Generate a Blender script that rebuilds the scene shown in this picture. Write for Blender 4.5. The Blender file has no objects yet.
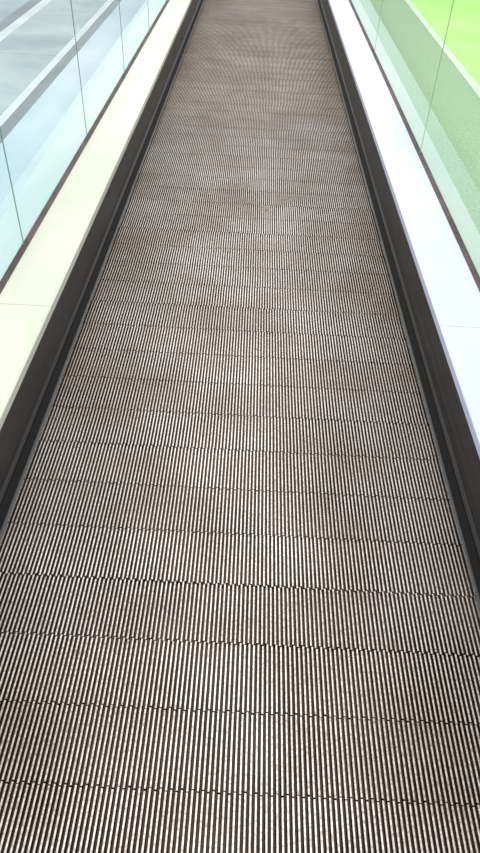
import bpy, math, random
import numpy as np
from mathutils import Matrix, Vector
random.seed(4)
sc = bpy.context.scene
sc.view_settings.view_transform = 'Standard'

# ------------------------------------------------------------ helpers
def mat(name):
    m = bpy.data.materials.new(name); m.use_nodes = True
    nt = m.node_tree; b = nt.nodes['Principled BSDF']
    return m, nt, b
def N(nt, t, **kw):
    n = nt.nodes.new(t)
    for k, v in kw.items(): setattr(n, k, v)
    return n
def noise_mat(name, c1, c2, scale=(1,1,1), nscale=5, rough=.4, metal=0., bump=0., detail=4, lo=.35, hi=.65, spec=.5):
    m, nt, b = mat(name)
    tc = N(nt, 'ShaderNodeTexCoord'); mp = N(nt, 'ShaderNodeMapping')
    mp.inputs['Scale'].default_value = scale
    nz = N(nt, 'ShaderNodeTexNoise'); nz.inputs['Scale'].default_value = nscale; nz.inputs['Detail'].default_value = detail
    cr = N(nt, 'ShaderNodeValToRGB')
    cr.color_ramp.elements[0].position = lo; cr.color_ramp.elements[0].color = (*c1, 1)
    cr.color_ramp.elements[1].position = hi; cr.color_ramp.elements[1].color = (*c2, 1)
    L = nt.links.new
    L(tc.outputs['Object'], mp.inputs[0]); L(mp.outputs[0], nz.inputs['Vector'])
    L(nz.outputs['Fac'], cr.inputs[0]); L(cr.outputs[0], b.inputs['Base Color'])
    b.inputs['Roughness'].default_value = rough; b.inputs['Metallic'].default_value = metal
    b.inputs['Specular IOR Level'].default_value = spec
    if bump:
        bp = N(nt, 'ShaderNodeBump'); bp.inputs['Strength'].default_value = bump; bp.inputs['Distance'].default_value = .002
        L(nz.outputs['Fac'], bp.inputs['Height']); L(bp.outputs[0], b.inputs['Normal'])
    return m
def mesh_obj(name, verts, faces, mats, parent=None, fm=None, smooth=False):
    me = bpy.data.meshes.new(name); me.from_pydata([tuple(v) for v in verts], [], faces)
    for m in mats: me.materials.append(m)
    if fm is not None: me.polygons.foreach_set('material_index', fm)
    if smooth: me.polygons.foreach_set('use_smooth', [True]*len(me.polygons))
    me.update(); o = bpy.data.objects.new(name, me); sc.collection.objects.link(o)
    if parent: o.parent = parent
    return o
class Geo:
    def __init__(s): s.v=[]; s.f=[]; s.m=[]
    def box(s, x0,x1,y0,y1,z0,z1,mi=0):
        i=len(s.v)
        s.v += [(x0,y0,z0),(x1,y0,z0),(x1,y1,z0),(x0,y1,z0),(x0,y0,z1),(x1,y0,z1),(x1,y1,z1),(x0,y1,z1)]
        s.f += [(i,i+3,i+2,i+1),(i+4,i+5,i+6,i+7),(i,i+1,i+5,i+4),(i+1,i+2,i+6,i+5),(i+2,i+3,i+7,i+6),(i+3,i,i+4,i+7)]
        s.m += [mi]*6
    def prism(s, prof, y0, y1, mi=0):
        i=len(s.v); n=len(prof)
        s.v += [(x,y0,z) for x,z in prof]+[(x,y1,z) for x,z in prof]
        s.f += [(i+k,i+(k+1)%n,i+n+(k+1)%n,i+n+k) for k in range(n)]
        s.f += [tuple(i+k for k in range(n-1,-1,-1)), tuple(i+n+k for k in range(n))]
        s.m += [mi]*(n+2)
    def obj(s,name,mats,parent=None):
        return mesh_obj(name,s.v,s.f,mats,parent,s.m)

def empty(name):
    e=bpy.data.objects.new(name,None); sc.collection.objects.link(e); return e

# ------------------------------------------------------------ materials
PITCH=.1333
Y0=math.floor(-1.6/PITCH)*PITCH-.024
def rib_top():
    m, nt, b = mat('worn_aluminium_ribs'); L=nt.links.new
    tc=N(nt,'ShaderNodeTexCoord')
    sep=N(nt,'ShaderNodeSeparateXYZ'); L(tc.outputs['Object'],sep.inputs[0])
    n1=N(nt,'ShaderNodeTexNoise'); n1.inputs['Scale'].default_value=3.2; n1.inputs['Detail'].default_value=6; n1.inputs['Roughness'].default_value=.6
    L(tc.outputs['Object'],n1.inputs['Vector'])
    r1=N(nt,'ShaderNodeValToRGB'); r1.color_ramp.elements[0].position=.36; r1.color_ramp.elements[1].position=.62
    r1.color_ramp.elements[0].color=(.60,.53,.46,1); r1.color_ramp.elements[1].color=(.84,.80,.765,1)
    L(n1.outputs['Fac'],r1.inputs[0])
    n2=N(nt,'ShaderNodeTexNoise'); n2.inputs['Scale'].default_value=170; n2.inputs['Detail'].default_value=2
    L(tc.outputs['Object'],n2.inputs['Vector'])
    r2=N(nt,'ShaderNodeValToRGB'); r2.color_ramp.elements[0].position=.3; r2.color_ramp.elements[1].position=.6
    r2.color_ramp.elements[0].color=(.48,.45,.43,1); r2.color_ramp.elements[1].color=(1,1,1,1)
    L(n2.outputs['Fac'],r2.inputs[0])
    sb=N(nt,'ShaderNodeMath',operation='SUBTRACT'); sb.inputs[1].default_value=Y0; L(sep.outputs['Y'],sb.inputs[0])
    dv=N(nt,'ShaderNodeMath',operation='DIVIDE'); dv.inputs[1].default_value=PITCH; L(sb.outputs[0],dv.inputs[0])
    fl=N(nt,'ShaderNodeMath',operation='FLOOR'); L(dv.outputs[0],fl.inputs[0])
    wn=N(nt,'ShaderNodeTexWhiteNoise',noise_dimensions='1D'); L(fl.outputs[0],wn.inputs['W'])
    mr=N(nt,'ShaderNodeMapRange'); mr.inputs['To Min'].default_value=.90; mr.inputs['To Max'].default_value=1.0
    L(wn.outputs['Value'],mr.inputs['Value'])
    x1=N(nt,'ShaderNodeMixRGB',blend_type='MULTIPLY'); x1.inputs[0].default_value=1
    L(r1.outputs[0],x1.inputs[1]); L(r2.outputs[0],x1.inputs[2])
    x2=N(nt,'ShaderNodeMixRGB',blend_type='MULTIPLY'); x2.inputs[0].default_value=1
    L(x1.outputs[0],x2.inputs[1]); L(mr.outputs[0],x2.inputs[2])
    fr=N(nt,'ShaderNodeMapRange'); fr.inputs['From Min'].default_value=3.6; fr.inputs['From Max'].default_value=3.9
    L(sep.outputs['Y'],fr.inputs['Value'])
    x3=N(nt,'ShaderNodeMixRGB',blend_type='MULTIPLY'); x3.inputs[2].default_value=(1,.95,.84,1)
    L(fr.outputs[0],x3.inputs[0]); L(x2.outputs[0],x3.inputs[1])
    L(x3.outputs[0],b.inputs['Base Color'])
    b.inputs['Metallic'].default_value=.35; b.inputs['Roughness'].default_value=.38
    return m
M_top=rib_top()
M_groove=noise_mat('dark_groove_paint',(.034,.020,.015),(.095,.062,.048),nscale=6,rough=.6,spec=.3)
M_skirt=noise_mat('dark_brushed_skirt',(.018,.017,.017),(.06,.054,.052),scale=(30,.35,60),nscale=3,rough=.4,metal=.2,spec=.4)
M_rail=noise_mat('skirt_rail',(.018,.017,.016),(.045,.04,.038),scale=(30,.35,60),nscale=3,rough=.45,spec=.25)
M_brush=noise_mat('black_bristle',(.006,.006,.006),(.018,.016,.015),scale=(400,400,5),nscale=3,rough=.8,spec=.2)
M_deckL=noise_mat('deck_cream_reflection_tint',(.60,.64,.50),(.78,.80,.69),scale=(1,.3,1),nscale=2.5,rough=.25)  # left deck: warm reflection tint painted into the base colour
M_deckR=noise_mat('deck_cool_reflection_tint',(.62,.68,.90),(.78,.81,.97),scale=(1,.3,1),nscale=2.5,rough=.25)  # right deck: bluish reflected tint put into the base colour
M_gasket=noise_mat('dark_gasket',(.05,.03,.03),(.12,.075,.07),nscale=8,rough=.6)
M_rubber=noise_mat('black_handrail_rubber',(.012,.012,.012),(.02,.02,.02),nscale=8,rough=.4)
M_ledgeL=noise_mat('pale_mint_ledge',(.52,.73,.75),(.78,.88,.84),scale=(1,.4,1),nscale=2,rough=.25)
M_ledgeR=noise_mat('pale_green_ledge',(.48,.66,.50),(.64,.78,.62),scale=(1,.4,1),nscale=2,rough=.3)
M_steel=noise_mat('floor_plate_steel',(.25,.25,.25),(.4,.4,.4),scale=(60,1,1),nscale=3,rough=.4,metal=.8)
def glass(name,tint):
    m=bpy.data.materials.new(name); m.use_nodes=True; nt=m.node_tree; nt.nodes.clear(); L=nt.links.new
    o=N(nt,'ShaderNodeOutputMaterial'); t=N(nt,'ShaderNodeBsdfTransparent'); t.inputs[0].default_value=(*tint,1)
    g=N(nt,'ShaderNodeBsdfGlossy'); g.inputs['Roughness'].default_value=.03; g.inputs[0].default_value=(.9,1,.96,1)
    lw=N(nt,'ShaderNodeLayerWeight'); lw.inputs[0].default_value=.5
    pw=N(nt,'ShaderNodeMath',operation='POWER'); pw.inputs[1].default_value=5; L(lw.outputs['Facing'],pw.inputs[0])
    ma=N(nt,'ShaderNodeMath',operation='MULTIPLY_ADD'); ma.inputs[1].default_value=.55; ma.inputs[2].default_value=.04; L(pw.outputs[0],ma.inputs[0])
    mx=N(nt,'ShaderNodeMixShader'); L(ma.outputs[0],mx.inputs[0]); L(t.outputs[0],mx.inputs[1]); L(g.outputs[0],mx.inputs[2]); L(mx.outputs[0],o.inputs[0])
    return m
M_glass=glass('balustrade_glass',(.95,.985,.98))
M_edge=noise_mat('glass_edge_green',(.20,.30,.31),(.28,.4,.4),nscale=5,rough=.2)
M_edgeR=noise_mat('glass_edge_pale_green',(.34,.54,.34),(.42,.62,.40),nscale=5,rough=.2)

# ------------------------------------------------------------ moving walkway
HW=.515; NP=135
Y1=Y0+NP*PITCH
way=empty('moving_walkway')
NR=118; rp=2*HW/NR
V=[];F=[];FM=[]
for p in range(NP):
    a=Y0+p*PITCH; b=a+PITCH
    off=random.uniform(-.0018,.0018)
    i=len(V)
    V+=[(-HW,a,-.009),(HW,a,-.009),(HW,b,-.009),(-HW,b,-.009)]; F.append((i,i+1,i+2,i+3)); FM.append(1)
    for r in range(NR):
        cx=-HW+(r+.5)*rp+off
        tw=.00155; bw=.0027
        s=.0018 if r%2 else -.0018
        s+=random.uniform(-.0007,.0007)
        ya=a+.0003+s; yb=b-.0003+s
        i=len(V)
        V+=[(cx-bw,ya,-.009),(cx+bw,ya,-.009),(cx+bw,yb,-.009),(cx-bw,yb,-.009),
            (cx-tw,ya+.0009,0),(cx+tw,ya+.0009,0),(cx+tw,yb-.0009,0),(cx-tw,yb-.0009,0)]
        F+=[(i+4,i+5,i+6,i+7),(i,i+1,i+5,i+4),(i+1,i+2,i+6,i+5),(i+2,i+3,i+7,i+6),(i+3,i,i+4,i+7)]
        FM+=[0,1,1,1,1]
mesh_obj('ribbed_pallet_band',V,F,[M_top,M_groove],way,FM)

YA=Y0-.3; YB=Y1+.3
DZ=.205
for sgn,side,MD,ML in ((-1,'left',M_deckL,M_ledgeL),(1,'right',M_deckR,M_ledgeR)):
    def P(prof):
        q=[(sgn*x,z) for x,z in prof]
        return q if sgn>0 else q[::-1]
    g=Geo()
    g.prism(P([(HW+.004,-.02),(HW+.03,-.02),(HW+.03,DZ-.004),(HW+.008,DZ-.004)]),YA,YB,0)
    g.prism(P([(HW-.002,.052),(HW+.006,.050),(HW+.006,.072),(HW-.002,.066)]),YA,YB,1)
    g.prism(P([(HW-.014,.044),(HW-.003,.052),(HW-.003,.060),(HW-.014,.048)]),YA,YB,2)
    g.prism(P([(HW+.002,.014),(HW+.006,.014),(HW+.006,.018),(HW+.002,.018)]),YA,YB,1)
    g.obj('skirt_'+side,[M_skirt,M_rail,M_brush],way)
    g=Geo()
    cuts=[YA]; k=1.48-2.2*2
    while k<YB:
        if k>YA+.1: cuts.append(k)
        k+=2.2
    cuts.append(YB)
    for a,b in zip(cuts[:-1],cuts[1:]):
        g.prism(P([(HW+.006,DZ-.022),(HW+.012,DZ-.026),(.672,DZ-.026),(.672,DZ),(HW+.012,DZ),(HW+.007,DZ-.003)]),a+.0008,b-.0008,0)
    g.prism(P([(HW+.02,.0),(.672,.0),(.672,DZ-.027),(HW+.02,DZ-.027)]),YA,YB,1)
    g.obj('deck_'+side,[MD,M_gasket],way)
    g=Geo()
    g.prism(P([(.672,.02),(.690,.02),(.690,DZ+.004),(.672,DZ+.002)]),YA,YB,0)
    g.obj('glass_clamp_'+side,[M_gasket],way)
    g=Geo()
    ow=.77 if sgn>0 else .82
    g.prism(P([(.691,.0),(ow,.0),(ow,DZ-.012),(ow-.01,DZ-.002),(.691,DZ-.002)]),YA,YB,0)
    g.obj('outer_cladding_'+side,[ML],way)
    v=[];f=[]
    st=.93 if sgn<0 else 1.6
    c0=1.8 if sgn<0 else 2.75
    cuts=[c0+st*k for k in range(-3,17) if -1.7<c0+st*k<16]
    for a,b in zip(cuts[:-1],cuts[1:]):
        i=len(v); x=sgn*.683
        v+=[(x,a+.001,DZ-.01),(x,b-.001,DZ-.01),(x,b-.001,.94),(x,a+.001,.94)]; f.append((i,i+1,i+2,i+3))
    mesh_obj('glass_balustrade_'+side,v,f,[M_glass],way)
    gs=Geo()
    for c in cuts[1:-1]:
        gs.box(sgn*.683-.0015,sgn*.683+.0015,c-.001,c+.001,DZ,.93,0)
    gs.obj('glass_joint_'+side,[M_edge if sgn<0 else M_edgeR],way)
    pts=[]; R=.36; zc=.95-R; ya=cuts[0]; yb=cuts[-1]
    for t in range(0,13):
        an=-math.pi/2-math.pi*t/12
        pts.append((ya+R*math.cos(an), zc+R*math.sin(an)))
    for t in range(0,13):
        an=math.pi/2-math.pi*t/12
        pts.append((yb+R*math.cos(an), zc+R*math.sin(an)))
    prof=[(-.036,-.008),(-.04,.004),(-.03,.016),(0,.02),(.03,.016),(.04,.004),(.036,-.008),(0,-.012)]
    vs=[];fs=[];n=len(pts);m_=len(prof)
    for k,(yy,zz) in enumerate(pts):
        cyy=ya if k<13 else yb
        d=Vector((yy-cyy,zz-zc)).normalized()
        for px,pz in prof: vs.append((sgn*.683+px,yy+d.x*pz,zz+d.y*pz))
    for k in range(n-1):
        for j in range(m_):
            fs.append((k*m_+j,k*m_+(j+1)%m_,(k+1)*m_+(j+1)%m_,(k+1)*m_+j))
    mesh_obj('handrail_'+side,vs,fs,[M_rubber],way,smooth=True)
for nm,a,b,c in (('entry',Y0-1.6,Y0-.12,Y0+.02),('exit',Y1+1.6,Y1+.12,Y1-.02)):
    g=Geo(); g.box(-HW,HW,min(a,b),max(a,b),-.03,.003,0)
    for r in range(NR-1):
        x=-HW+(r+1)*rp-.0015
        g.box(x,x+.003,min(b,c),max(b,c),-.008,.002,0)
    g.obj('comb_plate_'+nm,[M_steel],way)

# ------------------------------------------------------------ surroundings
def tile_mat(name,c1,c2,cm,bw,bh,rough):
    m,nt,b=mat(name); L=nt.links.new
    tc=N(nt,'ShaderNodeTexCoord'); br=N(nt,'ShaderNodeTexBrick'); br.offset=0
    br.inputs['Scale'].default_value=1; br.inputs['Brick Width'].default_value=bw; br.inputs['Row Height'].default_value=bh
    br.inputs['Mortar Size'].default_value=.006; br.inputs['Mortar'].default_value=(*cm,1)
    nz=N(nt,'ShaderNodeTexNoise'); nz.inputs['Scale'].default_value=1.6; nz.inputs['Detail'].default_value=6
    cr=N(nt,'ShaderNodeValToRGB'); cr.color_ramp.elements[0].position=.35; cr.color_ramp.elements[1].position=.65
    cr.color_ramp.elements[0].color=(*c1,1); cr.color_ramp.elements[1].color=(*c2,1)
    L(tc.outputs['Object'],br.inputs['Vector']); L(tc.outputs['Object'],nz.inputs['Vector']); L(nz.outputs['Fac'],cr.inputs[0])
    L(cr.outputs[0],br.inputs['Color1']); L(cr.outputs[0],br.inputs['Color2']); L(br.outputs['Color'],b.inputs['Base Color'])
    b.inputs['Roughness'].default_value=rough
    return m
M_tile=tile_mat('polished_floor_tile',(.25,.36,.38),(.46,.58,.59),(.22,.29,.30),1.2,1.2,.2)
M_pale=noise_mat('pale_blue_floor',(.42,.60,.70),(.64,.80,.85),scale=(1,.5,1),nscale=1.5,rough=.2)
M_dark=noise_mat('blue_grey_inlay',(.13,.18,.20),(.24,.30,.32),scale=(1,.3,1),nscale=4,rough=.25)
M_white=noise_mat('white_floor_strip',(.58,.68,.70),(.72,.81,.81),nscale=3,rough=.3)
M_green=noise_mat('speckled_green_carpet',(.26,.43,.24),(.42,.60,.37),nscale=70,rough=.8,lo=.3,hi=.7)
M_kerb=noise_mat('pale_kerb',(.62,.80,.60),(.76,.88,.72),nscale=3,rough=.5)
M_turf=noise_mat('lime_turf',(.46,.84,.22),(.56,.93,.32),nscale=2,rough=.9,lo=.3,hi=.7)
g=Geo()
xs=[(-9,-1.98,0),(-1.98,-1.88,1),(-1.88,-1.80,5),(-1.80,-1.34,0),(-1.34,-1.29,5),(-1.29,-1.22,1),(-1.22,-.82,6),
    (.77,1.35,2),(1.40,9,4)]
for a,b,mi in xs: g.box(a,b,-5,22,-.05,0,mi)
g.box(-.82,.77,-5,Y0-1.6,-.05,0,0); g.box(-.82,.77,Y1+1.6,22,-.05,0,0)
g.box(1.35,1.40,-5,22,-.05,.012,3)
g.obj('floor',[M_tile,M_dark,M_green,M_kerb,M_turf,M_white,M_pale])

# ------------------------------------------------------------ light
w=bpy.data.worlds.new('World'); sc.world=w; w.use_nodes=True
bg=w.node_tree.nodes['Background']; bg.inputs[0].default_value=(.96,.98,1,1); bg.inputs[1].default_value=.95
def area(name,loc,rot,sx,sy,e,col=(1,1,1)):
    l=bpy.data.lights.new(name,'AREA'); l.shape='RECTANGLE'; l.size=sx; l.size_y=sy; l.energy=e; l.color=col
    o=bpy.data.objects.new(name,l); o.location=loc; o.rotation_euler=rot; sc.collection.objects.link(o)
area('ceiling_light',(0,5,4.5),(0,0,0),1.5,10,240,(1,.98,.96))

cam=bpy.data.cameras.new('camera'); co=bpy.data.objects.new('camera',cam); sc.collection.objects.link(co)
cam.sensor_fit='VERTICAL'; cam.sensor_height=24; cam.lens=650/853*24; cam.clip_start=.02
R=Matrix.Rotation(math.radians(90-42.78),4,'X')@Matrix.Rotation(.05,4,'Z')
co.matrix_world=Matrix.Translation((0,0,1.17))@R
sc.camera=co
